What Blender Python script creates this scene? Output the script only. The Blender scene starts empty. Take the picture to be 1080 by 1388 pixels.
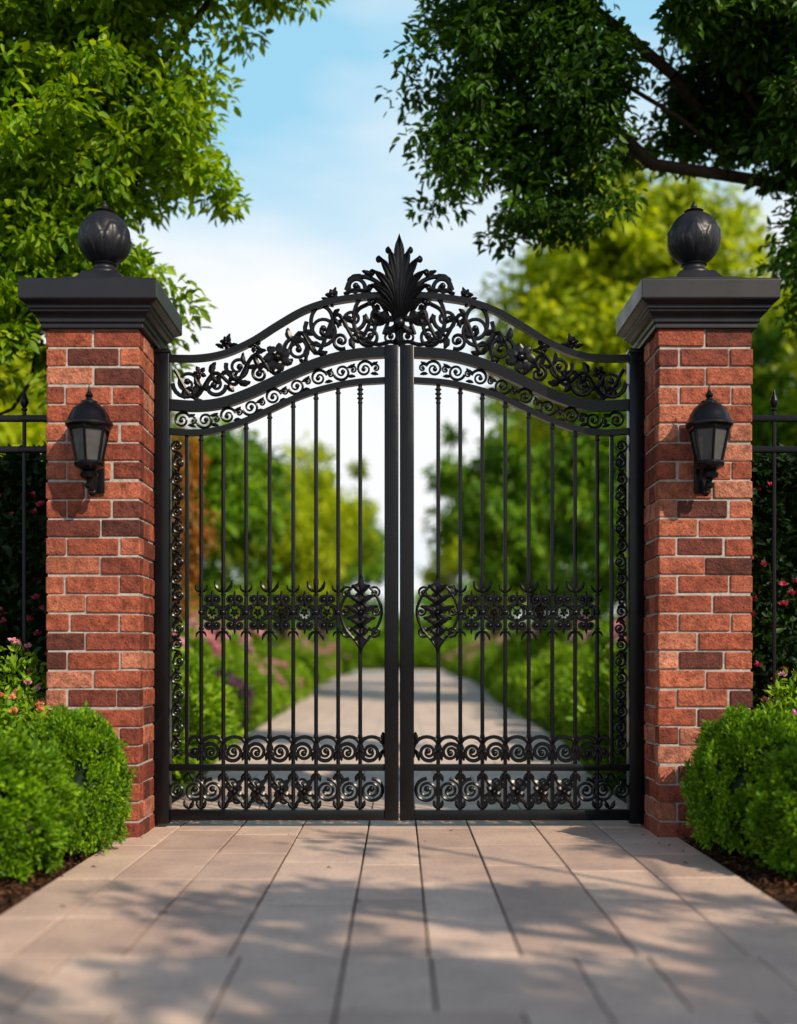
import bpy, bmesh, math, random
import numpy as np
from mathutils import Vector, noise, Matrix
random.seed(7)
scene=bpy.context.scene
COL=scene.collection
R=math.radians
# ---------------------------------------------------------------- node helpers
def newmat(name):
    m=bpy.data.materials.new(name); m.use_nodes=True
    nt=m.node_tree; nt.nodes.clear()
    out=nt.nodes.new('ShaderNodeOutputMaterial')
    return m,nt,out
def nd(nt,t,**k):
    n=nt.nodes.new(t)
    for a,b in k.items(): setattr(n,a,b)
    return n
def ramp(nt,fac,stops):
    r=nt.nodes.new('ShaderNodeValToRGB'); e=r.color_ramp.elements
    while len(e)<len(stops): e.new(0.5)
    for i,(p,c) in enumerate(stops):
        e[i].position=p; e[i].color=(c[0],c[1],c[2],1)
    nt.links.new(fac,r.inputs[0]); return r.outputs[0]
def mixc(nt,fac,a,b,mode='MIX'):
    m=nt.nodes.new('ShaderNodeMix'); m.data_type='RGBA'; m.blend_type=mode
    for sock,v in ((m.inputs[0],fac),(m.inputs[6],a),(m.inputs[7],b)):
        if isinstance(v,(int,float)): sock.default_value=v
        elif isinstance(v,tuple): sock.default_value=(v[0],v[1],v[2],1)
        else: nt.links.new(v,sock)
    return m.outputs[2]
def noisetex(nt,scale,detail=4,rough=.55,coord='Object',vec=None):
    n=nt.nodes.new('ShaderNodeTexNoise'); n.inputs['Scale'].default_value=scale
    n.inputs['Detail'].default_value=detail; n.inputs['Roughness'].default_value=rough
    if vec is None:
        tc=nt.nodes.new('ShaderNodeTexCoord'); vec=tc.outputs[coord]
    nt.links.new(vec,n.inputs['Vector']); return n
def bump(nt,h,strength,dist,normal=None):
    b=nt.nodes.new('ShaderNodeBump'); b.inputs['Strength'].default_value=strength; b.inputs['Distance'].default_value=dist
    nt.links.new(h,b.inputs['Height'])
    if normal: nt.links.new(normal,b.inputs['Normal'])
    return b.outputs[0]
def principled(nt,out,col,rough,metal=0,spec=.5,normal=None):
    p=nt.nodes.new('ShaderNodeBsdfPrincipled')
    for s,v in (('Base Color',col),('Roughness',rough)):
        if isinstance(v,(int,float)): p.inputs[s].default_value=v
        elif isinstance(v,tuple): p.inputs[s].default_value=(v[0],v[1],v[2],1)
        else: nt.links.new(v,p.inputs[s])
    p.inputs['Metallic'].default_value=metal; p.inputs['Specular IOR Level'].default_value=spec
    if normal: nt.links.new(normal,p.inputs['Normal'])
    nt.links.new(p.outputs[0],out.inputs[0]); return p

def mat_leaf(name,dark,light,transl=.35,nscale=1.2,spec=.3,tint=(1.6,1.4,.4)):
    m,nt,out=newmat(name)
    g=nd(nt,'ShaderNodeNewGeometry')
    c=mixc(nt,g.outputs['Random Per Island'],dark,light)
    n=noisetex(nt,nscale,2)
    f=ramp(nt,n.outputs[0],[(.35,(.55,.6,.6)),(.65,(1.2,1.12,.9))]) if tint[0]>1.1 else ramp(nt,n.outputs[0],[(.35,(.75,.75,.75)),(.65,(1.1,1.1,1.1))])
    c=mixc(nt,1.0,c,f,'MULTIPLY')
    p=nd(nt,'ShaderNodeBsdfPrincipled'); nt.links.new(c,p.inputs['Base Color'])
    p.inputs['Roughness'].default_value=.5; p.inputs['Specular IOR Level'].default_value=spec
    t=nd(nt,'ShaderNodeBsdfTranslucent')
    c2=mixc(nt,1.0,c,tint,'MULTIPLY'); nt.links.new(c2,t.inputs[0])
    mx=nd(nt,'ShaderNodeMixShader'); mx.inputs[0].default_value=transl
    nt.links.new(p.outputs[0],mx.inputs[1]); nt.links.new(t.outputs[0],mx.inputs[2]); nt.links.new(mx.outputs[0],out.inputs[0])
    return m
def mat_iron(name,base=(.0025,.0025,.0036),rough=.28,spec=.26):
    m,nt,out=newmat(name)
    n=noisetex(nt,60,4); n2=noisetex(nt,6,3)
    c=mixc(nt,n2.outputs[0],base,tuple(b*1.8 for b in base))
    r=nd(nt,'ShaderNodeMapRange'); r.inputs[3].default_value=rough-.08; r.inputs[4].default_value=rough+.12
    nt.links.new(n2.outputs[0],r.inputs[0])
    principled(nt,out,c,r.outputs[0],0,spec,bump(nt,n.outputs[0],.2,.0015)); return m
def mat_brick():
    m,nt,out=newmat('brick_clay')
    a=nd(nt,'ShaderNodeAttribute'); a.attribute_name='rnd'
    c=ramp(nt,a.outputs['Fac'],[(0,(.085,.024,.018)),(.22,(.19,.044,.027)),(.5,(.32,.076,.040)),(.8,(.42,.122,.066)),(1,(.50,.20,.125))])
    n=noisetex(nt,16,6,.65); n3=noisetex(nt,90,5,.7); n4=noisetex(nt,2.2,5,.6)
    f=ramp(nt,n.outputs[0],[(.3,(.44,.38,.38)),(.52,(1,1,1)),(.75,(1.5,1.45,1.4))])
    c=mixc(nt,1.0,c,f,'MULTIPLY')
    f2=ramp(nt,n3.outputs[0],[(.33,(.34,.30,.30)),(.48,(1,1,1)),(.7,(1.25,1.25,1.25))])
    c=mixc(nt,.9,c,f2,'MULTIPLY')
    c=mixc(nt,1.0,c,ramp(nt,n4.outputs[0],[(.32,(.66,.62,.64)),(.55,(1,1,1)),(.72,(1.16,1.12,1.08))]),'MULTIPLY')
    b=bump(nt,n3.outputs[0],.8,.006); b=bump(nt,n.outputs[0],.9,.03,b)
    principled(nt,out,c,.74,0,.3,b); return m
def mat_simple(name,a,b_,scale=20,rough=.85,bs=.4,bd=.01,spec=.3):
    m,nt,out=newmat(name)
    n=noisetex(nt,scale,6,.6)
    c=mixc(nt,ramp(nt,n.outputs[0],[(.3,(0,0,0)),(.7,(1,1,1))]),a,b_)
    principled(nt,out,c,rough,0,spec,bump(nt,n.outputs[0],bs,bd)); return m
def mat_slab():
    m,nt,out=newmat('stone_paver')
    a=nd(nt,'ShaderNodeAttribute'); a.attribute_name='rnd'
    c=ramp(nt,a.outputs['Fac'],[(0,(.54,.39,.32)),(.5,(.64,.47,.385)),(1,(.71,.54,.44))])
    n=noisetex(nt,3,5,.6); n3=noisetex(nt,45,6,.7)
    c=mixc(nt,1.0,c,ramp(nt,n.outputs[0],[(.3,(.76,.74,.77)),(.7,(1.1,1.08,1.06))]),'MULTIPLY')
    c=mixc(nt,.8,c,ramp(nt,n3.outputs[0],[(.3,(.62,.60,.60)),(.5,(1,1,1)),(.7,(1.06,1.06,1.06))]),'MULTIPLY')
    principled(nt,out,c,.48,0,.5,bump(nt,n3.outputs[0],.45,.006)); return m
def mat_path():
    m,nt,out=newmat('paved_path')
    tc=nd(nt,'ShaderNodeTexCoord')
    b=nd(nt,'ShaderNodeTexBrick'); nt.links.new(tc.outputs['Object'],b.inputs['Vector'])
    b.inputs['Scale'].default_value=1.0; b.inputs['Brick Width'].default_value=.6; b.inputs['Row Height'].default_value=.45
    b.inputs['Mortar Size'].default_value=.008
    b.inputs['Color1'].default_value=(.62,.49,.42,1); b.inputs['Color2'].default_value=(.72,.58,.49,1); b.inputs['Mortar'].default_value=(.16,.13,.12,1)
    n=noisetex(nt,2,5)
    c=mixc(nt,1.0,b.outputs[0],ramp(nt,n.outputs[0],[(.3,(.82,.82,.84)),(.7,(1.1,1.08,1.08))]),'MULTIPLY')
    principled(nt,out,c,.6); return m

IRON=mat_iron('black_wrought_iron'); CAPM=mat_iron('dark_cast_stone',(.009,.009,.013),.40,.34)
BRICK=mat_brick(); MORTAR=mat_simple('mortar',(.27,.235,.22),(.48,.44,.41),40)
SLAB=mat_slab(); JOINT=mat_simple('paver_joint_sand',(.03,.026,.026),(.07,.057,.053),80)
PATH=mat_path()
SOIL=mat_simple('mulch_soil',(.02,.011,.008),(.07,.036,.024),40,.95,1,.02)
CHIP=mat_leaf('bark_chips',(.03,.013,.008),(.15,.07,.04),0,6,.1)
GRASS=mat_simple('lawn_grass',(.03,.06,.012),(.07,.12,.02),6,.9,.6,.03)
BARK=mat_simple('tree_bark',(.02,.013,.009),(.07,.045,.03),12,.9,1,.03)
LEAF_L=mat_leaf('maple_leaf_bright',(.09,.24,.005),(.36,.54,.014),.45)
LEAF_R=mat_leaf('maple_leaf_painted_shade',(.018,.065,.005),(.075,.19,.009),.34)  # right maple's shade side is put into this darker leaf colour
LEAF_B=mat_leaf('avenue_leaf_yellowgreen',(.26,.40,.010),(.56,.66,.025),.45,.5)
LEAF_M=mat_leaf('avenue_leaf_green',(.05,.18,.010),(.24,.43,.018),.4,.5)
LEAF_O=mat_leaf('avenue_leaf_russet',(.22,.15,.02),(.52,.22,.06),.4,.5)
BOX=mat_leaf('boxwood_leaf',(.045,.16,.005),(.25,.46,.009),.3,5)
SHR=mat_leaf('shrub_leaf',(.08,.22,.008),(.31,.51,.016),.35,3)
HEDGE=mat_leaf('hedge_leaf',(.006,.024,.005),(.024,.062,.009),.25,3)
CORE=mat_simple('foliage_light_block',(.006,.014,.004),(.012,.028,.006),10)  # near-black green of the added cores, standing in for shade inside foliage
PINK=mat_leaf('pink_petal',(.70,.20,.32),(.85,.50,.58),.3,3,.3,(1,1,1))
RED=mat_leaf('red_petal',(.50,.02,.06),(.68,.12,.20),.3,3,.3,(1,1,1))
ORNG=mat_leaf('orange_petal',(.70,.20,.08),(.82,.40,.22),.3,3,.3,(1,1,1))
def mat_glass():
    m,nt,out=newmat('frosted_lantern_glass')
    n=noisetex(nt,25,3)
    c=mixc(nt,n.outputs[0],(.045,.045,.05),(.10,.095,.10))
    principled(nt,out,c,.2,0,.6); return m
GLASS=mat_glass()

# ---------------------------------------------------------------- mesh helpers
def link(o): COL.objects.link(o); return o
def obj_from(name,V,F,mat,smooth=False):
    me=bpy.data.meshes.new(name); me.from_pydata([tuple(v) for v in V],[],F); me.update()
    me.materials.append(mat)
    if smooth:
        for p in me.polygons: p.use_smooth=True
    o=bpy.data.objects.new(name,me); return link(o)
def group(name,children,loc=(0,0,0)):
    e=bpy.data.objects.new(name,None); e.empty_display_size=.2; link(e); e.location=loc
    for c in children:
        c.parent=e; c.matrix_parent_inverse=Matrix.Translation(-Vector(loc))
    return e
class MB:
    def __init__(s): s.V=[]; s.F=[]
    def add(s,V,F):
        o=len(s.V); s.V+= [tuple(v) for v in V]; s.F+=[[i+o for i in f] for f in F]
    def tube(s,P,rad,sides=6,caps=True):
        P=[Vector(p) for p in P]; n=len(P)
        if not hasattr(rad,'__len__'): rad=[rad]*n
        V=[];F=[]; up=None
        for i in range(n):
            t=(P[min(i+1,n-1)]-P[max(i-1,0)])
            if t.length<1e-9: t=Vector((0,0,1))
            t.normalize()
            if up is None:
                up=Vector((0,0,1)) if abs(t.z)<.9 else Vector((0,1,0))
            a=t.cross(up)
            if a.length<1e-4: a=t.cross(Vector((1,.3,.2)))
            a.normalize(); b=a.cross(t).normalized(); up=b
            for k in range(sides):
                an=2*math.pi*k/sides
                V.append(P[i]+(a*math.cos(an)+b*math.sin(an))*rad[i])
        for i in range(n-1):
            for k in range(sides):
                k2=(k+1)%sides
                F.append([i*sides+k,i*sides+k2,(i+1)*sides+k2,(i+1)*sides+k])
        if caps:
            F.append(list(range(sides))[::-1]); F.append([(n-1)*sides+k for k in range(sides)])
        s.add(V,F)
    def box(s,x0,x1,y0,y1,z0,z1,b=0.0):
        if b<=0:
            V=[(x,y,z) for x in (x0,x1) for y in (y0,y1) for z in (z0,z1)]
            F=[[0,1,3,2],[4,6,7,5],[0,4,5,1],[2,3,7,6],[0,2,6,4],[1,5,7,3]]
            s.add(V,F); return
        bm=bmesh.new(); bmesh.ops.create_cube(bm,size=1)
        for v in bm.verts:
            v.co=Vector(((x0+x1)/2+v.co.x*(x1-x0),(y0+y1)/2+v.co.y*(y1-y0),(z0+z1)/2+v.co.z*(z1-z0)))
        bmesh.ops.bevel(bm,geom=bm.edges[:],offset=b,segments=2,affect='EDGES',profile=.5)
        bm.verts.index_update()
        s.add([v.co for v in bm.verts],[[v.index for v in f.verts] for f in bm.faces]); bm.free()
    def ball(s,c,r,nu=8,nv=6,sc=(1,1,1)):
        V=[];F=[]
        for j in range(nv+1):
            ph=math.pi*j/nv
            for i in range(nu):
                th=2*math.pi*i/nu
                V.append((c[0]+r*sc[0]*math.sin(ph)*math.cos(th),c[1]+r*sc[1]*math.sin(ph)*math.sin(th),c[2]+r*sc[2]*math.cos(ph)))
        for j in range(nv):
            for i in range(nu):
                i2=(i+1)%nu; F.append([j*nu+i,j*nu+i2,(j+1)*nu+i2,(j+1)*nu+i])
        s.add(V,F)
    def lathe(s,c,prof,nu=24,fn=None,rot=0):
        V=[];F=[]
        for (r,z) in prof:
            for i in range(nu):
                th=2*math.pi*i/nu+rot
                rr=r*(fn(th,z) if fn else 1)
                V.append((c[0]+rr*math.cos(th),c[1]+rr*math.sin(th),c[2]+z))
        n=len(prof)
        for j in range(n-1):
            for i in range(nu):
                i2=(i+1)%nu; F.append([j*nu+i,j*nu+i2,(j+1)*nu+i2,(j+1)*nu+i])
        F.append(list(range(nu))[::-1]); F.append([(n-1)*nu+k for k in range(nu)])
        s.add(V,F)
    def make(s,name,mat,smooth=False,fix=True):
        o=obj_from(name,s.V,s.F,mat,smooth)
        if fix:
            bm=bmesh.new(); bm.from_mesh(o.data); bmesh.ops.recalc_face_normals(bm,faces=bm.faces[:]); bm.to_mesh(o.data); bm.free()
        return o
def smooth_angle(o,deg=40):
    for p in o.data.polygons: p.use_smooth=True
    try: o.data.set_sharp_from_angle(angle=R(deg))
    except Exception: pass

def leaves_obj(name,C,D,N,L,W,mat):
    C=np.asarray(C,float);n=len(C)
    D=D/np.maximum(np.linalg.norm(D,axis=1,keepdims=True),1e-6)
    S=np.cross(D,N); S/=np.maximum(np.linalg.norm(S,axis=1,keepdims=True),1e-6)
    U=np.cross(S,D)
    L=np.broadcast_to(np.asarray(L,float),(n,))[:,None]; W=np.broadcast_to(np.asarray(W,float),(n,))[:,None]
    V=np.empty((n,6,3))
    V[:,0]=C; V[:,1]=C+D*L*.28+S*W*.85+U*L*.07; V[:,2]=C+D*L*.62+S*W*.75+U*L*.05
    V[:,3]=C+D*L-U*L*.12; V[:,4]=C+D*L*.62-S*W*.75+U*L*.05; V[:,5]=C+D*L*.28-S*W*.85+U*L*.07
    idx=np.arange(n)[:,None]*6
    lp=np.concatenate([idx+np.array([0,1,2,3]),idx+np.array([0,3,4,5])],axis=1).ravel().astype(np.int32)
    me=bpy.data.meshes.new(name); me.vertices.add(n*6); me.vertices.foreach_set('co',V.ravel())
    me.loops.add(n*8); me.loops.foreach_set('vertex_index',lp)
    me.polygons.add(n*2); me.polygons.foreach_set('loop_start',(np.arange(n*2)*4).astype(np.int32))
    me.update(calc_edges=True); me.validate()
    me.materials.append(mat)
    return link(bpy.data.objects.new(name,me))
def rand_unit(rng,n):
    v=rng.normal(size=(n,3)); return v/np.linalg.norm(v,axis=1,keepdims=True)

# ---------------------------------------------------------------- trees
def build_tree(name,base,fork_z,blobs,n,lpc,L,mat,clump_r,seed,trunk_r=.12,gap=-.12,flat=.75,nsc=.9):
    rng=np.random.default_rng(seed); base=np.array(base,float)
    blobs=[(np.array(c,float),np.array(r,float)) for c,r in blobs]
    vol=np.array([r.prod()**.75 for c,r in blobs]); vol/=vol.sum()
    pts=[]
    while len(pts)<n:
        c,r=blobs[rng.choice(len(blobs),p=vol)]
        u=rand_unit(rng,1)[0]*rng.random()**(1/2.6)*rng.uniform(.82,1.17)
        p=c+u*r
        if noise.noise(Vector(p*nsc/max(1,clump_r*2.2))+Vector((seed*3.1,0,0)))<gap: continue
        pts.append(p)
    nodes=[base]; par=[-1]
    top=np.array([base[0]+rng.normal()*.1,base[1]+rng.normal()*.1,fork_z])
    for i in range(1,6):
        t=i/5; nodes.append(base*(1-t)+top*t+np.array([rng.normal()*.04,rng.normal()*.04,0])*(trunk_r/.12)); par.append(len(nodes)-2)
    f=len(nodes)-1
    for c,r in blobs:
        pv=f; k=5
        for i in range(1,k+1):
            t=i/k; q=top*(1-t)+c*t; q=q+np.array([0,0,-.25*math.sin(math.pi*t)*np.linalg.norm(c-top)*.3])+rng.normal(size=3)*.06*np.linalg.norm(c-top)*.5
            nodes.append(q); par.append(pv); pv=len(nodes)-1
    A=np.array(nodes)
    P=np.array(pts); d0=np.min(np.linalg.norm(P[:,None]-A[None,6:],axis=2),axis=1)
    P=P[np.argsort(d0)]
    arr=np.zeros((len(A)+2*len(P),3)); arr[:len(A)]=A; m=len(A)
    for p in P:
        dd=np.linalg.norm(arr[6:m]-p,axis=1); j=int(np.argmin(dd))+6
        mid=(arr[j]+p)/2+rng.normal(size=3)*dd[j-6]*.10
        arr[m]=mid; par.append(j); arr[m+1]=p; par.append(m); m+=2
    w=np.ones(m)
    for i in range(m-1,0,-1): w[par[i]]+=w[i]
    rad=trunk_r*np.sqrt(w/w[0])**1.05
    rad=np.maximum(rad,trunk_r*.035)
    mb=MB()
    for i in range(1,m):
        a=arr[par[i]];b=arr[i]
        ra=rad[par[i]] if par[i]<6 else min(rad[par[i]],rad[i]*1.5)
        mb.tube([a,b],[ra*(1.35 if par[i]==0 else 1),rad[i]],8 if i<40 else 4,False)
    br=mb.make('branches',BARK,True,False)
    K=len(P)*lpc
    cen=np.repeat(P,lpc,axis=0)
    off=rand_unit(rng,K)*(rng.random((K,1))**.55)*clump_r*np.array([1.15,1.15,flat])
    sz=np.repeat(rng.uniform(.55,1.3,len(P)),lpc)[:,None]
    C=cen+off*sz
    D=off/clump_r*.8+rand_unit(rng,K)*.8+np.array([0,0,-.35])
    N=rand_unit(rng,K)*.75+np.array([0,-.25,.9])
    LL=L*rng.uniform(.6,1.2,K)
    lf=leaves_obj('foliage',C,D,N,LL,LL*rng.uniform(.2,.3,K),mat)
    return group(name,[br,lf],tuple(base))
def dup_tree(g,name,loc,rz,s,mat=None):
    e=bpy.data.objects.new(name,None); link(e)
    for ch in g.children:
        c=ch.copy(); 
        if mat and ch.name.startswith('foliage'):
            c.material_slots[0].link='OBJECT'; c.material_slots[0].material=mat
        link(c); c.parent=e; c.matrix_parent_inverse=ch.matrix_parent_inverse.copy()
    e.location=loc; e.rotation_euler=(0,0,rz); e.scale=(s[0],s[1],s[2]) if hasattr(s,'__len__') else (s,s,s)
    return e

build_tree('maple_tree',(-3.6,9.3,-.03),2.6,[((-3.0,8.7,4.6),(1.35,1.0,1.25)),((-2.1,8.4,6.05),(1.2,.9,.6)),((-1.25,8.5,6.05),(.72,.6,.42)),((-2.35,8.8,3.75),(.88,.7,.85)),((-3.6,8.8,6.4),(1.6,1.2,1.2)),((-4.3,9.0,3.9),(1.3,1.2,1.3)),((-1.95,8.8,4.9),(.78,.7,.6)),((-2.6,8.7,5.5),(.9,.7,.4)),((-2.9,8.3,5.9),(.7,.5,.5))],
   800,115,.10,LEAF_L,.205,3,.13,-.22)
build_tree('maple_tree',(3.55,9.6,-.03),4.9,[((.95,8.7,4.98),(.78,.7,.95)),((1.25,8.6,5.95),(1.08,.8,.6)),((1.75,8.7,5.3),(.85,.7,.5)),((2.4,8.6,5.9),(1.2,.8,.85)),((2.5,8.7,5.25),(.9,.7,.5)),((3.3,8.8,5.65),(.9,.9,.9)),((3.1,8.8,5.1),(.8,.6,.5)),((3.4,9.0,4.3),(.45,.5,.8))],
   760,100,.086,LEAF_R,.195,8,.12,-.22)
build_tree('maple_tree',(7.0,-2.2,-.03),2.8,[((4.3,-2.0,4.5),(1.8,.8,.5)),((6.0,-2.6,5.2),(1.8,1.0,.8)),((4.4,-.45,4.7),(1.9,.28,.22)),((5.0,.75,5.0),(1.6,.20,.18)),((3.2,-2.7,3.6),(1.2,.5,.4))],
   150,70,.13,LEAF_L,.21,12,.16,.03)
t1=build_tree('avenue_tree',(6.0,25,-.03),3,[((5.4,25,7.6),(3.0,2.4,3.2)),((7.0,25,4.8),(3.2,2.6,2.0)),((4.6,24.5,10.0),(1.5,1.5,1.5)),((3.4,25,7.4),(1.5,1.5,1.6))],400,100,.30,LEAF_B,.58,21,.28,-.2)
t2=build_tree('avenue_tree',(-5.6,27,-.03),2,[((-5.6,27,4.2),(2.9,2.4,2.1)),((-4.4,27,5.0),(1.5,1.5,1.3)),((-7.2,27,5.4),(2.2,2,1.8))],300,100,.28,LEAF_M,.55,22,.22,-.15)
dup_tree(t1,'avenue_tree',(10.0,20,-.03),1.9,(.95,.95,.92),LEAF_B)
dup_tree(t1,'avenue_tree',(12.5,31,-.03),3.0,1.1,LEAF_B)
dup_tree(t2,'avenue_tree',(-8.5,20,-.03),1.2,(1,1,1.15),LEAF_B)
dup_tree(t2,'avenue_tree',(5.5,24,-.03),2.6,(.85,.85,1.0),LEAF_M)
dup_tree(t2,'avenue_tree',(4.5,38,-.03),.6,(1.0,1.0,1.2),LEAF_M)
dup_tree(t2,'avenue_tree',(-3.9,40,-.03),4.0,(.95,.95,1.12),LEAF_B)
dup_tree(t2,'avenue_tree',(-11,32,-.03),5.0,(1.3,1.3,1.4),LEAF_M)
dup_tree(t2,'avenue_tree',(-4.5,19,-.03),2.2,(.5,.5,.66),LEAF_O)
dup_tree(t2,'avenue_tree',(6.6,17.5,-.03),3.3,(.5,.5,.6),LEAF_O)
dup_tree(t2,'avenue_tree',(4.6,58,-.03),1.5,(1.2,1.2,1.35),LEAF_B)
dup_tree(t2,'avenue_tree',(-4.1,62,-.03),.2,(1.2,1.2,1.35),LEAF_M)
rng=np.random.default_rng(5)
cs=[]
for i in range(420):
    x=rng.uniform(-75,75); y=rng.uniform(95,115)
    h=4.2+min(abs(x)*.35,6)+3*noise.noise(Vector((x*.12,0,3)))
    cs.append((x,y,rng.uniform(.3,1)*h))
cs=np.array(cs); K=len(cs)*80
C=np.repeat(cs,80,axis=0)+rand_unit(rng,K)*rng.random((K,1))**.5*np.array([2.4,2.2,1.5])
leaves_obj('distant_tree_line',C,rand_unit(rng,K)+np.array([0,0,-.3]),rand_unit(rng,K)+np.array([0,0,1]),rng.uniform(.6,1.0,K),.28,LEAF_M)

# ---------------------------------------------------------------- ground & paving
ground=obj_from('ground',[(-300,-60,-.03),(300,-60,-.03),(300,500,-.03),(-300,500,-.03)],[[0,1,2,3]],GRASS)
def sheet(name,poly,z,mat): return obj_from(name,[(x,y,z) for x,y in poly],[list(range(len(poly)))],mat)
sheet('mulch_bed',[(-9,-3),(-1.5,-3),(-1.5,8.6),(-9,8.6)],-.024,SOIL)
sheet('mulch_bed',[(1.5,-3),(9,-3),(9,8.6),(1.5,8.6)],-.024,SOIL)
def boxes_obj(name,boxes,mat,bev,seed,jit=0.0,rotj=0.0):
    rg=random.Random(seed); rn=[]
    tmp=MB()
    for b in boxes:
        before=len(tmp.V); nf=len(tmp.F)
        tmp.box(*b,b=bev)
        dx,dy,dz=[rg.uniform(-jit,jit) for _ in range(3)]
        a=rg.uniform(-rotj,rotj); a2=rg.uniform(-rotj,rotj); cx,cy,cz=(b[0]+b[1])/2,(b[2]+b[3])/2,(b[4]+b[5])/2
        for i in range(before,len(tmp.V)):
            x,y,z=tmp.V[i]; x-=cx;y-=cy;z-=cz
            x,y=x-a*y,y+a*x; x,z=x-a2*z,z+a2*x
            tmp.V[i]=(x+cx+dx,y+cy+dy,z+cz+dz)
        rn+=[rg.random()]*(len(tmp.F)-nf)
    o=tmp.make(name,mat,False,True)
    at=o.data.attributes.new('rnd','FLOAT','FACE'); at.data.foreach_set('value',rn)
    return o
g_=.0045
slabs=[]
cols_far=[-1.55,-1.29,-.93,-.57,-.18,.10,.41,.80,1.17,1.55]
rg=random.Random(3)
for i in range(len(cols_far)-1):
    y=3.93; first=True
    while y<9.0:
        ln=rg.choice([.62,.78,.95,.7]) if not first else rg.uniform(.45,.95); first=False
        y2=min(y+ln,9.0)
        if 9.0-y2<.2: y2=9.0
        slabs.append((cols_far[i]+g_,cols_far[i+1]-g_,y+g_,y2-g_,-.02,0)); y=y2
cols_a=[-1.55,-1.1,-.53,-.18,.105,.585,.83,1.2,1.55]; cols_b=[-1.55,-1.3,-.8,-.53,-.18,.35,.59,1.0,1.3,1.55]
y=3.93; k=0
while y>-1:
    cc=cols_a if k%2==0 else cols_b
    for i in range(len(cc)-1): slabs.append((cc[i]+g_,cc[i+1]-g_,y-.61+g_,y-g_,-.02,0))
    y-=.61;k+=1
pv=boxes_obj('pavers',slabs,SLAB,.004,4,.0008,.0)
jt=sheet('joint_bed',[(-1.56,-1.2),(1.56,-1.2),(1.56,9.0),(-1.56,9.0)],-.009,JOINT)
ptx=[(-1.56,9.0),(-1.9,13),(-2.15,24),(-3.0,45),(-3.0,84),(3.0,84),(3.0,45),(2.15,24),(1.9,13),(1.56,9.0)]
pt=sheet('garden_path',ptx[::-1],-.004,PATH)
group('driveway',[pv,jt,pt])
n=12000; rng=np.random.default_rng(9)
side=np.where(rng.random(n)<.5,-1,1)
C=np.stack([side*(1.56+rng.random(n)**1.4*1.6),rng.uniform(3.6,6.9,n),rng.uniform(-.022,.014,n)],1)
D=rand_unit(rng,n); D[:,2]*=.35; N=rand_unit(rng,n)*.5+np.array([0,0,1])
leaves_obj('bark_mulch',C,D,N,rng.uniform(.015,.05,n),rng.uniform(.004,.011,n),CHIP)
n=40
C=np.stack([rng.uniform(-1.5,1.5,n),rng.uniform(3.1,8.5,n),rng.uniform(.003,.008,n)],1); k=rng.random(n)<.75
C[k,0]=np.sign(C[k,0])*rng.uniform(1.35,1.54,k.sum())
D=rand_unit(rng,n); D[:,2]*=.12; leaves_obj('fallen_leaves',C,D,rand_unit(rng,n)*.25+np.array([0,0,1]),rng.uniform(.015,.032,n),.006,CHIP)

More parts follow.
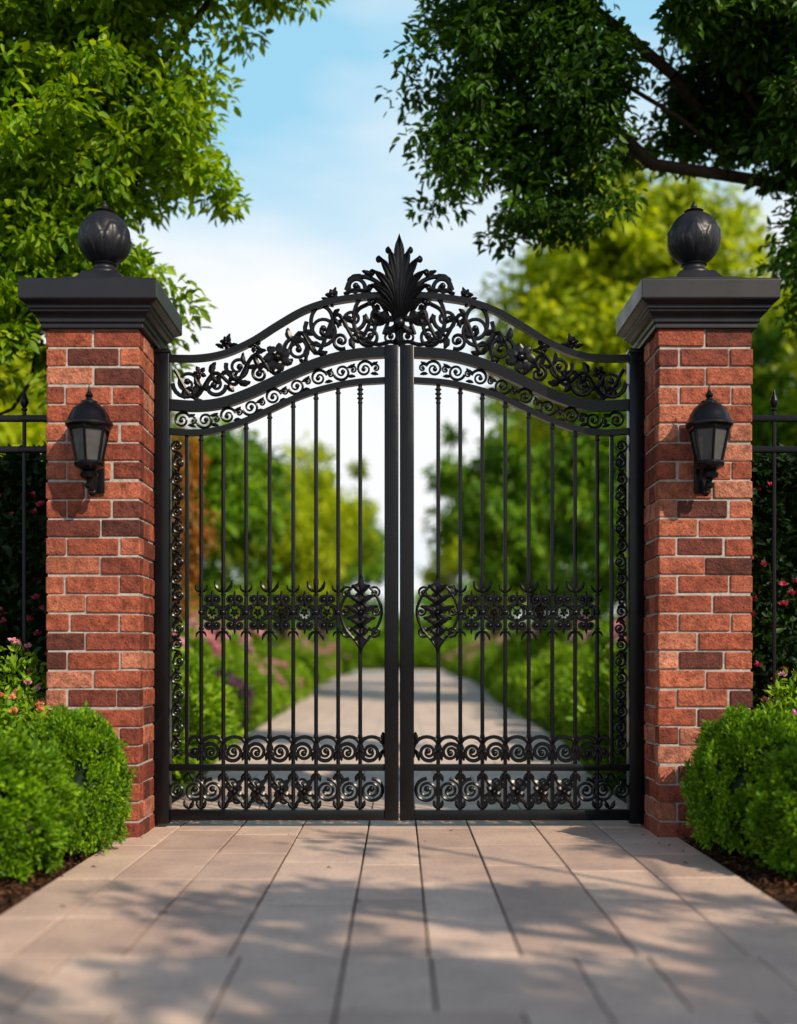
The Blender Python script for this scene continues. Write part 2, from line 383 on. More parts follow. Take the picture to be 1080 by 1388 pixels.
# ---------------------------------------------------------------- brick pillars
PF=6.5; PW=.52; XI=1.435
def pillar(sign):
    x0=XI if sign>0 else -XI-PW; x1=x0+PW; y0=PF;y1=PF+PW
    H=.105; nC=27; t=.105; m=.0055
    bx=[]; rg=random.Random(11 if sign>0 else 5)
    for c in range(nC):
        z0=-.02+c*H; z1=z0+H; a,b=z0+m,z1-m
        def row(xs,ya,yb):
            for i in range(len(xs)-1): bx.append((xs[i]+m*(i>0),xs[i+1]-m*(i<len(xs)-2),ya,yb,a,b))
        def rowy(ys,xa,xb):
            for i in range(len(ys)-1): bx.append((xa,xb,ys[i]+m,ys[i+1]-m,a,b))
        if c%2==0:
            s=rg.choice([.5,.42,.58])
            for ya,yb in ((y0,y0+t),(y1-t,y1)): row([x0,x0+PW*s,x1],ya,yb)
            for xa,xb in ((x0,x0+t),(x1-t,x1)): rowy([y0+t,y0+PW/2,y1-t],xa,xb)
        else:
            q=rg.choice([.22,.25,.2]); q2=rg.choice([.22,.3,.25])
            for ya,yb in ((y0,y0+t),(y1-t,y1)): row([x0,x0+PW*q,x1-PW*q2,x1],ya,yb)
            for xa,xb in ((x0,x0+t),(x1-t,x1)): rowy([y0+t,y1-t],xa,xb)
    bricks=boxes_obj('bricks',bx,BRICK,.007,20+sign,.004,.008)
    mo=MB(); mo.box(x0+.009,x1-.009,y0+.009,y1-.009,-.03,2.815); core=mo.make('mortar_core',MORTAR)
    cx=(x0+x1)/2; cy=(y0+y1)/2; h=PW/2
    prof=[(h-.02,2.812),(h+.022,2.812),(h+.022,2.838),(h+.032,2.842),(h+.034,2.862),(h+.045,2.880),(h+.066,2.892),(h+.068,2.905),(h+.078,2.908),
          (h+.078,2.925),(h+.112,2.945),(h+.117,2.952),(h+.117,3.052),(h+.112,3.060),(h+.02,3.085),(h-.02,3.088),(h-.06,3.090),(h-.06,3.118),(h-.068,3.126),(h-.12,3.135),(.10,3.19),(.075,3.20)]
    cap=MB(); V=[];F=[]
    for r,z in prof:
        for sx,sy in ((-1,-1),(1,-1),(1,1),(-1,1)): V.append((cx+sx*r,cy+sy*r,z))
    for j in range(len(prof)-1):
        for i in range(4): F.append([j*4+i,j*4+(i+1)%4,(j+1)*4+(i+1)%4,(j+1)*4+i])
    F.append([3,2,1,0]); k=(len(prof)-1)*4; F.append([k,k+1,k+2,k+3])
    cap.add(V,F); capo=cap.make('cap',CAPM)
    bv=capo.modifiers.new('b','BEVEL'); bv.width=.004; bv.segments=2; bv.limit_method='ANGLE'; bv.angle_limit=R(25)
    fb=MB()
    fb.lathe((cx,cy,0),[(.095,3.185),(.098,3.20),(.085,3.212),(.066,3.222),(.060,3.235),(.066,3.246),(.074,3.250),(.06,3.262),(.05,3.27)],28)
    Rb=.142; zc=3.402
    P=[]
    for j in range(61):
        ph=math.pi*(1-j/60); P.append((max(.003,Rb*math.sin(ph)*(1+.03*math.cos(ph))),zc+Rb*1.1*math.cos(ph)))
    def rel(th,z):
        u=(z-zc)/Rb; f=1.0
        for (k,off,top_,amp) in ((4,.4,.45,.055),(4,.4+math.pi/4,.05,.05)):
            c=abs(math.cos(k*th+off*2))
            lim=top_-.75*(1-c)**1.3
            if u<lim: f+=amp*min(1,(lim-u)*9)*(.65+.35*c)-.02*(c>.985)
        if u>.2: f+=.018*abs(math.sin(6*th))
        return f
    fb.lathe((cx,cy,0),P,128,rel)
    fb.lathe((cx,cy,zc+Rb*1.07),[(.05,0),(.055,.008),(.03,.018),(.016,.028),(.02,.036),(.012,.048),(.003,.068)],20)
    fo=fb.make('ball_finial',CAPM); smooth_angle(fo,60)
    return group('brick_gate_pillar',[bricks,core,capo,fo],(cx,cy,0))
pillar(-1); pillar(1)

# ---------------------------------------------------------------- lanterns
def lantern(sign):
    cx=sign*1.672; cy=PF-.165; m=MB(); gl=MB()
    hexr=math.pi/6
    m.lathe((cx,cy,0),[(.118,2.235),(.130,2.245),(.130,2.255),(.118,2.268),(.105,2.30),(.085,2.335),(.06,2.358),(.045,2.366),(.045,2.376),(.022,2.384),(.014,2.395),(.022,2.408),(.014,2.422),(.008,2.435),(.002,2.47)],12,None,hexr)
    top=.108;bot=.068;zt=2.235;zb=2.045
    gl.lathe((cx,cy,0),[(bot-.006,zb),(top-.006,zt)],6,None,hexr)
    for i in range(6):
        th=hexr+math.pi/3*i
        m.tube([(cx+bot*math.cos(th),cy+bot*math.sin(th),zb),(cx+top*math.cos(th),cy+top*math.sin(th),zt)],.0075,6)
    m.lathe((cx,cy,0),[(top-.004,zt-.018),(top+.006,zt-.016),(top+.012,zt+.004),(top,zt+.004)],6,None,hexr)
    m.lathe((cx,cy,0),[(.012,1.905),(.022,1.915),(.024,1.93),(.014,1.945),(.020,1.955),(.045,1.965),(.05,1.985),(.036,1.998),(.05,2.012),(.078,2.024),(.082,2.04),(.076,2.052),(.06,2.054)],12,None,hexr)
    m.box(cx-.045,cx+.045,PF-.022,PF-.004,1.90,2.12,.006)
    arm=[]
    for i in range(15):
        t=i/14; arm.append((cx,PF-.015-t*.15,1.975-.07*math.sin(t*math.pi)))
    m.tube(arm,[.013]*15,8)
    m.tube([(cx,PF-.02,2.10),(cx,PF-.06,2.14),(cx,PF-.085,2.17)],.008,6)
    m.ball((cx,PF-.09,1.895),.022)
    a=m.make('iron_cage',IRON); smooth_angle(a,35); b=gl.make('glass_panes',GLASS)
    return group('wall_lantern',[a,b],(cx,cy,2.0))
lantern(-1); lantern(1)

# ---------------------------------------------------------------- gate (gate-plan units, 230.7 units = 1 m, x=541 is the meeting line)
GS=230.7; GY=6.92
def cr(pts,n=8):
    P=[np.array(p,float) for p in pts]; P=[2*P[0]-P[1]]+P+[2*P[-1]-P[-2]]; out=[]
    for i in range(1,len(P)-2):
        for k in range(n):
            t=k/n; a,b,c,d=P[i-1],P[i],P[i+1],P[i+2]
            out.append(.5*((2*b)+(-a+c)*t+(2*a-5*b+4*c-d)*t*t+(-a+3*b-3*c+d)*t**3))
    out.append(P[-2]); return out
gm=MB()
def T3(p,d=0): return (p[0],d,p[1])
def bar(pts,r,sides=6,d=0): gm.tube([T3(p,d) for p in pts],r,sides)
def ribbon(pts,h,dep):
    n=len(pts); V=[];F=[]
    for i in range(n):
        t=np.array(pts[min(i+1,n-1)])-np.array(pts[max(i-1,0)]); t=t/np.linalg.norm(t); nn=np.array([-t[1],t[0]])
        for a,b in ((-1,-1),(1,-1),(1,1),(-1,1)):
            q=np.array(pts[i])+nn*a*h/2; V.append((q[0],b*dep/2,q[1]))
    for i in range(n-1):
        for k in range(4): F.append([i*4+k,i*4+(k+1)%4,(i+1)*4+(k+1)%4,(i+1)*4+k])
    F.append([0,1,2,3]); F.append([(n-1)*4+k for k in (3,2,1,0)])
    gm.add(V,F)
def spiral(cx,cy,r,a0,turns,dr=1,th=2.4,ball=True,d=0,lead=None):
    n=int(16*turns)+6; pts=[];rd=[]
    for i in range(n+1):
        t=i/n; rr=r*(1-t)**.85*.86+r*.14; a=R(a0)+dr*2*math.pi*turns*t
        pts.append((cx+rr*math.cos(a),cy-rr*math.sin(a))); rd.append(th*(1-.45*t))
    if lead is not None:
        p0=np.array(pts[0]); tg=p0-np.array(pts[1]); tg/=np.linalg.norm(tg); L0=np.array(lead,float); dd=np.linalg.norm(L0-p0); c=p0+tg*dd*.5
        st=[tuple((1-u)**2*L0+2*u*(1-u)*c+u*u*p0) for u in [k/7 for k in range(7)]]
        pts=st+pts; rd=[th]*7+rd
    gm.tube([T3(p,d) for p in pts],rd,6)
    if ball: gm.ball(T3(pts[-1],d),th*1.5,8,5)
def leaf(b,t,w,bend=0,dep=3.0,d=-1):
    b=np.array(b,float);t=np.array(t,float); v=t-b; nn=np.array([-v[1],v[0]]); c=(b+t)/2+nn*bend
    n=8; V=[];F=[]
    for i in range(n+1):
        u=i/n; q=(1-u)**2*b+2*u*(1-u)*c+u*u*t; tg=2*(1-u)*(c-b)+2*u*(t-c); tg=tg/max(1e-6,np.linalg.norm(tg)); s=np.array([-tg[1],tg[0]])
        ww=max(.25,w*math.sin(math.pi*min(1,u*.93+.05))**.8*(1+.16*math.cos(u*22)))
        V+= [(q[0]+s[0]*ww,d,q[1]+s[1]*ww),(q[0],d-dep*(1-u*.6),q[1]),(q[0]-s[0]*ww,d,q[1]-s[1]*ww),(q[0],d+dep*.7,q[1])]
    for i in range(n):
        for k in range(4): F.append([i*4+k,i*4+(k+1)%4,(i+1)*4+(k+1)%4,(i+1)*4+k])
    F.append([0,1,2,3]); F.append([n*4+k for k in (3,2,1,0)]); gm.add(V,F)
def rosette(x,y,r,n=6,a0=0):
    for i in range(n):
        a=a0+2*math.pi*i/n; leaf((x+r*.15*math.cos(a),y+r*.15*math.sin(a)),(x+r*math.cos(a),y+r*math.sin(a)),r*.34,.15,3,-2)
    gm.ball((x,-4,y),r*.24,8,6)
def interp(curve,x):
    xs=[p[0] for p in curve]; ys=[p[1] for p in curve]; return float(np.interp(x,xs,ys))
Tc=cr([(229,485),(268,485),(303,479),(340,463),(375,441),(410,421),(445,409),(480,403),(512,400),(541,399)],6)
Mc=cr([(229,548),(265,550),(300,546),(335,534),(370,518),(405,502),(440,489),(480,480),(522,477)],6)
Lc=cr([(229,584),(265,586),(300,581),(335,569),(370,553),(405,537),(440,526),(480,518),(522,515)],6)
def gbox(x0,x1,y0,y1,dep,b=1.2): gm.box(x0,x1,-dep/2,dep/2,min(y0,y1),max(y0,y1),b)
gbox(210.5,230,478,1116,22); gbox(209.5,231,474,480,25,1)
gbox(521,540.2,468,1112,16)
gbox(230,521,1098,1112,13); gbox(230,521,1036,1045,9.5,.8)
ribbon(Tc,8.5,11); ribbon(Mc,14,12); ribbon(Lc,8,10)
for yy in (560,860,1070): gm.tube([(209,4,yy-9),(209,4,yy+9)],5,8)
gbox(250,255,586,1036,5,.6)
bars=[272,302,333,365,397,428,458,488]
for i,x in enumerate(bars):
    yt=interp(Lc,x)+2
    bar([(x,yt),(x,1099)],2.7,8)
    gm.ball((x,0,1050),3.6,8,4); gm.ball((x,0,yt+8),4,8,5,(1,1,.7))
for cy_ in (527,533,539): gm.ball((488,0,cy_),4.6,8,5,(1,1,.5))
gm.ball((488,0,545),3.4,8,5)
x=246; k=0
while x<512:
    yc=(interp(Mc,x)+7+interp(Lc,x)-4)/2; sl=(interp(Mc,x+5)-interp(Mc,x-5))/10
    spiral(x,yc,11.5,200 if k%2 else 20,1.5,1,2.2)
    spiral(x+15,yc+sl*15,5.0,90,1.0,-1,1.6)
    leaf((x+7,yc-6),(x+18,yc-9+sl*12),2.6,.2,2)
    leaf((x+8,yc+7),(x+19,yc+9+sl*12),2.6,-.2,2)
    x+=31;k+=1
ups=[(253,519,20,180,1.75,1),(291,521,15,0,1.5,-1),(322,497,17,160,1.6,1),(352,506,13,20,1.4,1),(402,472,18,200,1.6,-1),(436,447,24,150,1.75,1),(462,461,12,-60,1.3,-1),(478,432,17,20,1.5,-1),(515,429,13,90,1.4,1),(500,455,14,200,1.5,1)]
for (cx,cy,r,a0,tn,dr) in ups: spiral(cx,cy,r,a0,tn,dr,3.1)
vine=cr([(236,500),(262,538),(290,505),(318,520),(345,480),(375,505),(405,450),(430,478),(456,425),(485,462),(512,412)],7)
bar(vine,3.0)
rosette(376,484,20,7,.3); rosette(345,468,10,5,.5); rosette(412,492,9,5); rosette(270,505,10,5,.4); rosette(515,430,11,6)
rng=random.Random(4)
for i in range(4,len(vine)-3,3):
    p=vine[i]; q=vine[i+2]; a=math.atan2(q[1]-p[1],q[0]-p[0])
    for s in (1,-1):
        aa=a+s*rng.uniform(.6,1.1); l=rng.uniform(13,21)
        leaf(p,(p[0]+l*math.cos(aa),p[1]+l*math.sin(aa)),rng.uniform(3.4,5),s*.25)
def ring(cx,cy,rx,ry,th=2.4,d=0,n=28):
    bar([(cx+rx*math.cos(2*math.pi*i/n),cy+ry*math.sin(2*math.pi*i/n)) for i in range(n+1)],th,6,d)
ring(436,436,15,22,2.8); ring(494,432,15,30,2.8); 
spiral(528,455,12,120,1.3,-1,2.8)
for (x,y,r) in ((306,464,9),(450,401,10)):
    rosette(x,y,r,6,.2); leaf((x-4,y+8),(x-15,y+2),3,.2); leaf((x+4,y+6),(x+16,y+2),3,-.2); leaf((x,y),(x+5,y-13),3); bar([(x,y),(x,y+14)],2.2)
spiral(482,388,13,-20,1.3,1,3.0); bar(cr([(469,392),(476,378),(494,374),(512,382),(524,398),(530,420)],5),3.3)
bar(cr([(466,398),(480,392),(500,396),(516,410),(526,430),(520,452)],5),3.0); leaf((494,374),(470,379),4,.2); leaf((505,377),(490,366),4,.2); leaf((512,384),(498,386),3.5,-.2)
bar(cr([(541,468),(530,462),(512,466),(492,458),(480,440),(484,420),(500,410)],5),3.0)
leaf((520,400),(506,412),4,.2); leaf((528,412),(510,404),4,.2)
# mid band : pairs of C-scrolls springing from every bar, interlaced rings between
def fleur(x,y,s=1,up=-1):
    leaf((x,y),(x,y+up*24*s),2.8*s); leaf((x,y+up*3),(x-9*s,y+up*15*s),2.0*s,.35*up,2.2); leaf((x,y+up*3),(x+9*s,y+up*15*s),2.0*s,-.35*up,2.2)
for i,x in enumerate(bars[:-1]):
    big=i%2; s=1.3 if big else .9
    fleur(x,806,s,-1); fleur(x,852,s*.85,1)
    for yy in (806,852): gm.ball((x,0,yy),4.0,8,5,(1,1,.6))
    gm.ball((x,-1,830),4.2,8,6)
    L_=[1] if i==0 else [-1,1]
    for sx in L_:
        if i==len(bars)-2 and sx==1: continue
        for sy in (-1,1):
            spiral(x+sx*9.5,830+sy*17,7.2,(-90 if sy<0 else 90),1.35,(sx if sy<0 else -sx),2.3,True,0,(x+sx*1.5,830+sy*2))
            leaf((x+sx*3,830+sy*9),(x+sx*12,830+sy*5),1.9,.25*sx*sy,2)
    xm=(x+bars[i+1])/2
    if i<len(bars)-2:
        ring(xm,830,9.5,11,2.0,1.5,20); leaf((xm,823),(xm,800),2.4,0,2.2); leaf((xm,837),(xm,860),2.4,0,2.2); rosette(xm,830,6,5,.3)
X0=489
for yy,w in ((800,13),(814,19),(829,24),(844,20),(858,14)):
    for s in (-1,1):
        leaf((X0,yy+6),(X0+s*w,yy-7),4.0,s*-.25,3.5,-2); leaf((X0,yy),(X0+s*w*.8,yy+10),3.3,s*.25,3,-2)
leaf((X0,806),(X0,778),4.4,0,4,-2); leaf((X0,850),(X0,886),4.4,0,4,-2); rosette(X0,830,11,8)
for s in (-1,1):
    bar(cr([(X0,790),(X0+s*16,800),(X0+s*28,826),(X0+s*22,850),(X0+s*8,868),(X0,880)],6),2.3)
    spiral(X0+s*19,803,8,90+s*60,1.4,-s,2.0); spiral(X0+s*19,856,8,-90-s*60,1.4,s,2.0)
    spiral(X0+s*22,829,7,90,1.2,s,2.0)
allx=[255]+bars+[519]
for i in range(len(allx)-1):
    a,b=allx[i],allx[i+1]; xm=(a+b)/2; w=(b-a)/2
    if w<5: continue
    r=min(w-2,13)
    spiral(xm-r*.15,1020,r,180,1.7,-1 if i%2 else 1,2.8)
    bar([(xm+ (w+3)*math.cos(math.pi*k/12),1018-19*math.sin(math.pi*k/12)) for k in range(13)],2.5)
    leaf((b,1006),(b,992),3.4); leaf((b,1010),(b-8,999),3,.2); leaf((b,1010),(b+8,999),3,-.2); leaf((b,1016),(b-5,1032),3,.1); leaf((b,1016),(b+5,1032),3,-.1)
for i in range(len(allx)-1):
    a,b=allx[i],allx[i+1]; xm=(a+b)/2; w=(b-a)/2; r=min(w+1,19)
    if i in (1,0,7,8,6):
        spiral(xm,1072,max(r,15),90,2.0,1 if i%2 else -1,2.9)
    else:
        spiral(xm-4,1062,9,180,1.4,1,2.4); spiral(xm+4,1084,9,0,1.4,1,2.4)
        rosette(xm,1073,12,6,.4); leaf((xm,1073),(xm-14,1056),4,.2); leaf((xm,1073),(xm+14,1090),4,.2); leaf((xm,1073),(xm+13,1056),4,-.2); leaf((xm,1073),(xm-13,1090),4,-.2)
    leaf((a,1048),(a-6,1060),3,.2); leaf((a,1048),(a+6,1060),3,-.2); leaf((a,1097),(a-6,1085),3,-.2); leaf((a,1097),(a+6,1085),3,.2)
spiral(240,1072,11,90,1.7,1,2.4)
y=604;k=0
while y<1030:
    s=1 if k%2 else -1
    spiral(240.5+s*1.2,y,8.2,90 if s>0 else -90,1.5,s,2.1); leaf((240-s*4,y+9),(240+s*5,y+17),2.6,.2); leaf((240+s*3,y+7),(240-s*6,y+16),2.4,-.2)
    y+=22.5;k+=1
half=(list(gm.V),[list(f) for f in gm.F])
def gate_obj(name,V,F,mir):
    W=[]
    for (x,d,y) in V:
        X=(x-541)/GS; 
        if mir: X=-X
        W.append((X,GY+d/GS,1+(890-y)/GS))
    m=MB(); m.V=W; m.F=F; o=m.make(name,IRON); smooth_angle(o,42); return o
gl_=gate_obj('gate_leaf',half[0],half[1],False); gr_=gate_obj('gate_leaf_mirror',half[0],half[1],True)
gm=MB()
def lobe(b,t,w,bend,d,curl):
    b=np.array(b,float);t=np.array(t,float); v=t-b; nn=np.array([-v[1],v[0]]); c=b+v*.62+nn*bend
    n=14; V=[];F=[]
    for i in range(n+1):
        u=i/n; q=(1-u)**2*b+2*u*(1-u)*c+u*u*t; tg=2*(1-u)*(c-b)+2*u*(t-c); tg=tg/max(1e-6,np.linalg.norm(tg)); s=np.array([-tg[1],tg[0]])
        tip=1.0 if u<.75 else max(0.0,1-(u-.75)/.25)**.6
        ww=max(.3,w*(.30+.70*max(0.0,math.sin(math.pi*min(1,u**1.3*.84))))*tip*(1+.10*math.cos(u*30)))
        dd=d-6*u*u*curl
        V+=[(q[0]+s[0]*ww,dd,q[1]+s[1]*ww),(q[0]+s[0]*ww*.4,dd-2.6,q[1]+s[1]*ww*.4),(q[0],dd-1.0,q[1]),(q[0]-s[0]*ww*.4,dd-2.6,q[1]-s[1]*ww*.4),(q[0]-s[0]*ww,dd,q[1]-s[1]*ww),(q[0],dd+3,q[1])]
    for i in range(n):
        for k in range(6): F.append([i*6+k,i*6+(k+1)%6,(i+1)*6+(k+1)%6,(i+1)*6+k])
    F.append(list(range(6))); F.append([n*6+k for k in range(5,-1,-1)]); gm.add(V,F)
for a,l,w,bd in [(0,114,8.0,0),(8.5,98,6.4,.08),(18,89,6.4,.18),(29,76,6.0,.27),(41,61,5.6,.35),(56,47,5.0,.40)]:
    for s in ((1,) if a==0 else (-1,1)):
        b=(541+s*a*.05,440); t=(541+s*l*math.sin(R(a)),434-l*math.cos(R(a)))
        lobe(b,t,w,-s*bd,-3-(80-a)*.05,1)
        if a>5: spiral(t[0]-s*.5,t[1]+4.0,4.0,90,.9,-s,2.2,d=-7)
gm.ball((541,-7,438),8,12,8,(1,.8,1)); lobe((541,434),(541,470),5,0,-5,.2)
for s in (-1,1): leaf((541,436),(541+s*18,452),5,s*.2,4,-5); leaf((541,430),(541+s*34,424),5,s*.3,4,-5)
cro=gate_obj('crest',gm.V,gm.F,False)
group('wrought_iron_gate',[gl_,gr_,cro],(0,GY,0))

# ---------------------------------------------------------------- fences
def fence(sign):
    m=MB(); Y=6.80; xs=XI+PW; xe=9
    def bx(xa,xb,ya,yb,za,zb,b=.003):
        if sign<0: xa,xb=-xb,-xa
        m.box(xa,xb,ya,yb,za,zb,b)
    for z in (2.36,2.18,.18): bx(xs,xe,Y-.018,Y+.018,z,z+.035)
    x=xs+.215
    while x<xe:
        X=x*sign
        m.tube([(X,Y,.05),(X,Y,2.44)],.012,8)
        m.ball((X,Y,2.43),.02,8,5,(1,1,.6))
        m.lathe((X,Y,2.435),[(.008,0),(.014,.01),(.026,.035),(.022,.055),(.010,.085),(.002,.115)],10)
        x+=.20
    k=xs+2.4
    while k<xe: bx(k-.035,k+.035,Y-.035,Y+.035,-.03,2.5,.004); k+=2.4
    o=m.make('iron_fence',IRON); smooth_angle(o,40)
fence(-1); fence(1)

# ---------------------------------------------------------------- shrubs and hedges
def shrub_mesh(nt_,per,seed,leaf_len,rad,mat,lump=.10,lsc=3.5,tuft=.05):
    rng=np.random.default_rng(seed)
    U=rand_unit(rng,nt_); U[:,2]=np.where(U[:,2]<-.6,-U[:,2],U[:,2])
    rr=np.array([1+lump*1.5*noise.noise(Vector(u*lsc)+Vector((seed,0,0)))+lump*.6*noise.noise(Vector(u*lsc*2.6)) for u in U])
    rr=rr-rng.random(nt_)**1.8*.16+(rng.random(nt_)<.12)*.035
    rad=np.array(rad)
    Tc_=U*rad*rr[:,None]
    n=nt_*per
    off=rand_unit(rng,n)*rng.random((n,1))**.6*tuft
    C=np.repeat(Tc_,per,axis=0)+off; UU=np.repeat(U,per,axis=0)
    D=UU*.55+off/tuft*.9+rand_unit(rng,n)*.4+np.array([0,0,.3]); N=UU*.6+rand_unit(rng,n)*.6+np.array([0,0,.3])
    L=leaf_len*rng.uniform(.6,1.25,n)
    lf=leaves_obj('leaves',C,D,N,L,L*.3,mat)
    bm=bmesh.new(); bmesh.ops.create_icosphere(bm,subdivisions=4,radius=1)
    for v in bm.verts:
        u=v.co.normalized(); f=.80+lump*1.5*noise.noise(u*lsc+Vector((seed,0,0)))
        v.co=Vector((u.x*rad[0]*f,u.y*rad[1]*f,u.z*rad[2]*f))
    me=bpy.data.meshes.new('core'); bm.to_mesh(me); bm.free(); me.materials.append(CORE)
    co=link(bpy.data.objects.new('light_block_core',me))  # solid dark core added so no light shows through the shrub
    return lf,co
def flower_obj(P,r,mat,seed):
    rng=np.random.default_rng(seed); k=14
    C=np.repeat(P,k,axis=0); U=rand_unit(rng,len(C)); U[:,2]=np.abs(U[:,2])*.8+U[:,2]*.2
    return leaves_obj('blossoms',C,U,rand_unit(rng,len(C)),r*rng.uniform(.7,1.1,len(C)),r*.42,mat)
def place_shrub(name,protos,loc,rz,s):
    e=bpy.data.objects.new(name,None); link(e)
    for p in protos:
        c=p.copy(); link(c); c.parent=e
    e.location=loc; e.rotation_euler=(0,0,rz); e.scale=s; return e
def shrub_group(name,parts,loc,rz,s):
    g=group(name,parts); g.location=loc; g.rotation_euler=(0,0,rz); g.scale=s; return g
bw=shrub_mesh(1900,21,2,.029,(.40,.40,.42),BOX,.17,3.6,.034)
shrub_group('boxwood_bush',list(bw),(-1.95,5.42,.27),0,(.98,.95,.90))
place_shrub('boxwood_bush',bw,(-1.68,6.0,.30),2.0,(.68,.68,.95))
place_shrub('boxwood_bush',bw,(-2.35,6.0,.24),4.0,(.8,.8,.8))
place_shrub('boxwood_bush',bw,(1.80,5.98,.30),1.0,(.70,.75,.95))
place_shrub('boxwood_bush',bw,(2.08,5.42,.26),3.1,(.98,.95,.90))
place_shrub('boxwood_bush',bw,(2.5,6.1,.27),5.1,(.9,.9,.9))
def flower_plant(loc,rx,h,mat,seed,nl=2500,nf=26,fr=.035):
    rng=np.random.default_rng(seed)
    U=rand_unit(rng,nl); C=U*np.array([rx,rx*.8,h*.5])*(rng.random((nl,1))**.4)+np.array([0,0,h*.5])
    L=.05*rng.uniform(.6,1.3,nl)
    lf=leaves_obj('leaves',C,rand_unit(rng,nl)+U*.5+[0,0,.3],rand_unit(rng,nl)+[0,0,.6],L,L*.25,SHR)
    u=rand_unit(rng,nf); u[:,2]=abs(u[:,2]); P=u*np.array([rx,rx*.8,h*.52])+np.array([0,0,h*.5])
    fl=flower_obj(P,fr,mat,seed+1)
    g=group('flowering_plant',[lf,fl]); g.location=loc
flower_plant((-2.10,6.36,0),.25,.80,ORNG,31,2500,42,.030); flower_plant((-2.2,6.72,0),.22,1.08,PINK,33,1800,26,.028)
flower_plant((2.25,6.6,0),.26,.92,PINK,35,2200,26,.028)
def hedge(sign,seed):
    rng=np.random.default_rng(seed); x0,x1=1.6,9.2; y0,y1=7.35,8.35; H=2.28
    n=34000
    x=rng.uniform(x0,x1,n); x=x0+(x-x0)*rng.random(n)**.35
    top=rng.random(n)<.22; inn=rng.random(n)<.12
    z=rng.random(n)*H; yy=y0+rng.random(n)**2*.15
    z=np.where(top,H-rng.random(n)**2*.15,z); yy=np.where(top,rng.uniform(y0,y1,n),yy)
    x=np.where(inn,x0+rng.random(n)*.1,x); yy=np.where(inn&~top,rng.uniform(y0,y1,n),yy)
    ns=np.array([noise.noise(Vector((a*1.7,c*1.7,seed))) for a,c in zip(x,z)])
    yy=yy-ns*.22*(~top); z=z+np.where(top,ns*.25,0)
    C=np.stack([x*sign,yy,z],1)
    D=rand_unit(rng,n)+np.array([0,-.6,.1]); N=rand_unit(rng,n)+np.array([0,-.3,.8]); L=.075*rng.uniform(.6,1.2,n)
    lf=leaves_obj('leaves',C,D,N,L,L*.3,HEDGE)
    m=MB(); a,b=sorted((sign*(x0+.1),sign*x1)); m.box(a,b,y0+.2,y1-.1,-.03,H-.14); co=m.make('light_block_core',CORE)  # dark box added inside the hedge to block light
    nf=560; i=rng.choice(n,nf); P=C[i]+np.array([0,-.07,.0]); P=P[P[:,2]<2.1]
    fl=flower_obj(P,.034,RED,seed+5)
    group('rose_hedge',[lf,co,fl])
hedge(-1,41); hedge(1,42)
sh=shrub_mesh(900,13,6,.075,(.8,.8,.62),SHR,.16,3,.10)
# blossoms gather in loose drifts rather than an even scatter
rngf=np.random.default_rng(77); cl=rand_unit(rngf,16); cl[:,2]=abs(cl[:,2])
u=cl[rngf.integers(0,16,120)]+rngf.normal(size=(120,3))*.16; u/=np.linalg.norm(u,axis=1,keepdims=True)
rr=np.array([1.07+.16*1.5*noise.noise(Vector(q*3)+Vector((6,0,0))) for q in u])[:,None]
fl=flower_obj(u*rr*np.array([.8,.8,.62]),.10,PINK,78)
first=True; rg=random.Random(8)
for sgn in (-1,1):
    y=9.6
    while y<75:
        w=float(np.interp(y,[9,13,24,45,84],[1.56,1.9,2.15,3,3]))
        s=rg.uniform(.75,1.0)*(1+y*.004)
        loc=(sgn*(w+.68*s+rg.uniform(0,.15)),y,.36*s); fw=rg.random()<.3
        if first: shrub_group('garden_shrub',[sh[0],sh[1]],loc,0,(s,s,s)); first=False
        else: place_shrub('flowering_shrub' if fw else 'garden_shrub',[sh[0],sh[1]]+([fl] if fw else []),loc,rg.uniform(0,6),(s,s,s*rg.uniform(.85,1.1)))
        s2=rg.uniform(1.1,1.35)*(1+y*.005)
        place_shrub('flowering_shrub',[sh[0],sh[1],fl],(sgn*(w+1.9+rg.uniform(0,.4)),y+.6,.5*s2),rg.uniform(0,6),(s2,s2,s2*1.05))
        y+=1.35+y*.035
shrub_group('flowering_shrub',[fl,link(sh[0].copy()),link(sh[1].copy())],(-4.3,10.5,.75),0,(1.3,1.3,1.35))
for i in range(9): place_shrub('garden_shrub',sh,(-10+i*2.5,88,1.0),i*1.3,(2.2,2.0,2.0))

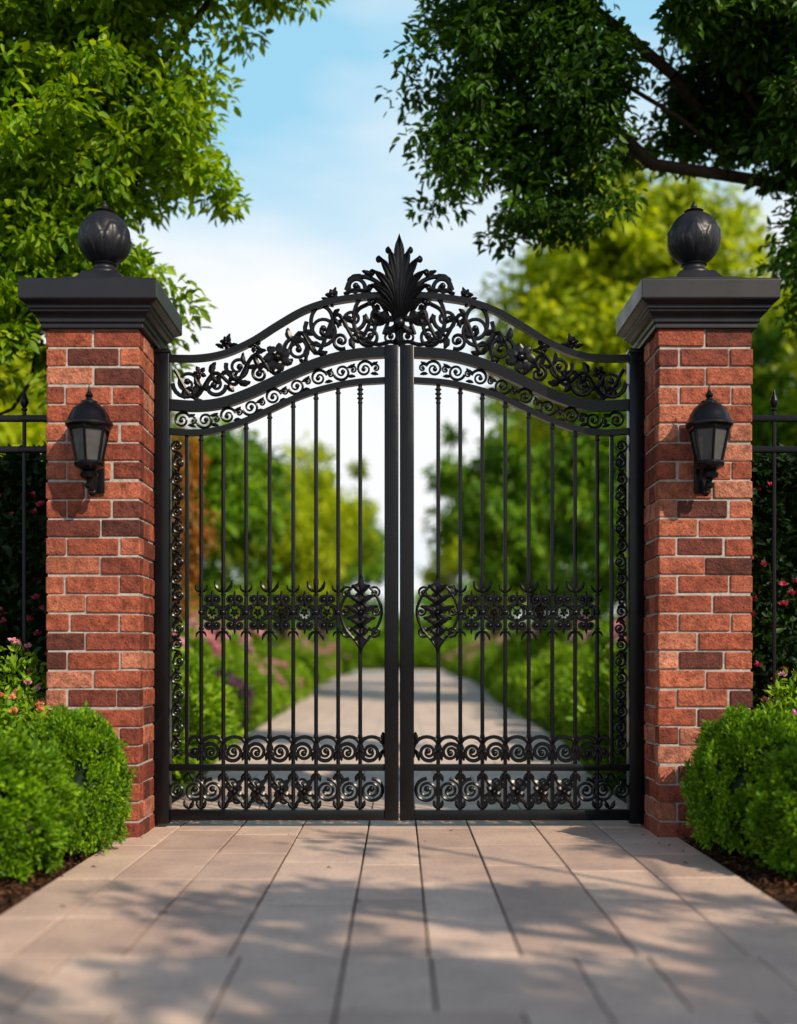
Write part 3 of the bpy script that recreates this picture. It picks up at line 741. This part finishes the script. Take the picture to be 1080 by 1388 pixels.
# ---------------------------------------------------------------- light, sky, camera
to_sun=Vector((.55,-.62,.56)).normalized()
el=math.asin(to_sun.z); az=math.atan2(to_sun.x,to_sun.y)
sd=bpy.data.lights.new('sun','SUN'); sd.energy=5.0; sd.angle=R(.5); sd.color=(1,.85,.64)
so=link(bpy.data.objects.new('sun',sd)); so.rotation_euler=to_sun.to_track_quat('Z','Y').to_euler(); so.location=(20,-15,20)
w=bpy.data.worlds.new('World'); scene.world=w; w.use_nodes=True; nt=w.node_tree; nt.nodes.clear()
out=nd(nt,'ShaderNodeOutputWorld'); bg=nd(nt,'ShaderNodeBackground'); bg.inputs[1].default_value=.12
sky=nd(nt,'ShaderNodeTexSky'); sky.sky_type='NISHITA'; sky.sun_disc=False; sky.sun_elevation=el; sky.sun_rotation=az; sky.air_density=1.0; sky.dust_density=.6; sky.ozone_density=1.2
tc=nd(nt,'ShaderNodeTexCoord'); sp=nd(nt,'ShaderNodeSeparateXYZ'); nt.links.new(tc.outputs['Generated'],sp.inputs[0])
mp=nd(nt,'ShaderNodeMapping'); mp.inputs['Scale'].default_value=(1,1,3.2); nt.links.new(tc.outputs['Generated'],mp.inputs[0])
nz=noisetex(nt,3.2,8,.52,vec=mp.outputs[0])
thin=ramp(nt,sp.outputs['Z'],[(0,(.9,.9,.9)),(.48,(.85,.85,.85)),(.62,(.1,.1,.1)),(1,(0,0,0))])
c0=mixc(nt,thin,sky.outputs[0],(3.3,6.4,8.3))
hz=ramp(nt,sp.outputs['Z'],[(0,(1,1,1)),(.25,(.9,.9,.9)),(.36,(.42,.42,.42)),(.54,(.0,.0,.0))])
ad=nd(nt,'ShaderNodeMath',operation='MULTIPLY_ADD'); nt.links.new(nz.outputs[0],ad.inputs[0]); ad.inputs[1].default_value=2.2; ad.inputs[2].default_value=-1.06
a2=nd(nt,'ShaderNodeMath',operation='ADD',use_clamp=True); nt.links.new(ad.outputs[0],a2.inputs[0]); nt.links.new(hz,a2.inputs[1])
c=mixc(nt,a2.outputs[0],c0,(8.2,8.3,8.4))
nt.links.new(c,bg.inputs[0]); nt.links.new(bg.outputs[0],out.inputs[0])
cd=bpy.data.cameras.new('camera'); cam=link(bpy.data.objects.new('camera',cd)); scene.camera=cam
cam.location=(0,0,1.0); cam.rotation_euler=(R(90),0,0)
cd.sensor_fit='VERTICAL'; cd.sensor_height=36; cd.sensor_width=28; cd.lens=41.3; cd.shift_y=.1412; cd.shift_x=-.0007
cd.clip_start=.05; cd.clip_end=1500
cd.dof.use_dof=True; cd.dof.focus_distance=6.8; cd.dof.aperture_fstop=.75
scene.view_settings.view_transform='Standard'; scene.view_settings.look='None'; scene.view_settings.exposure=0
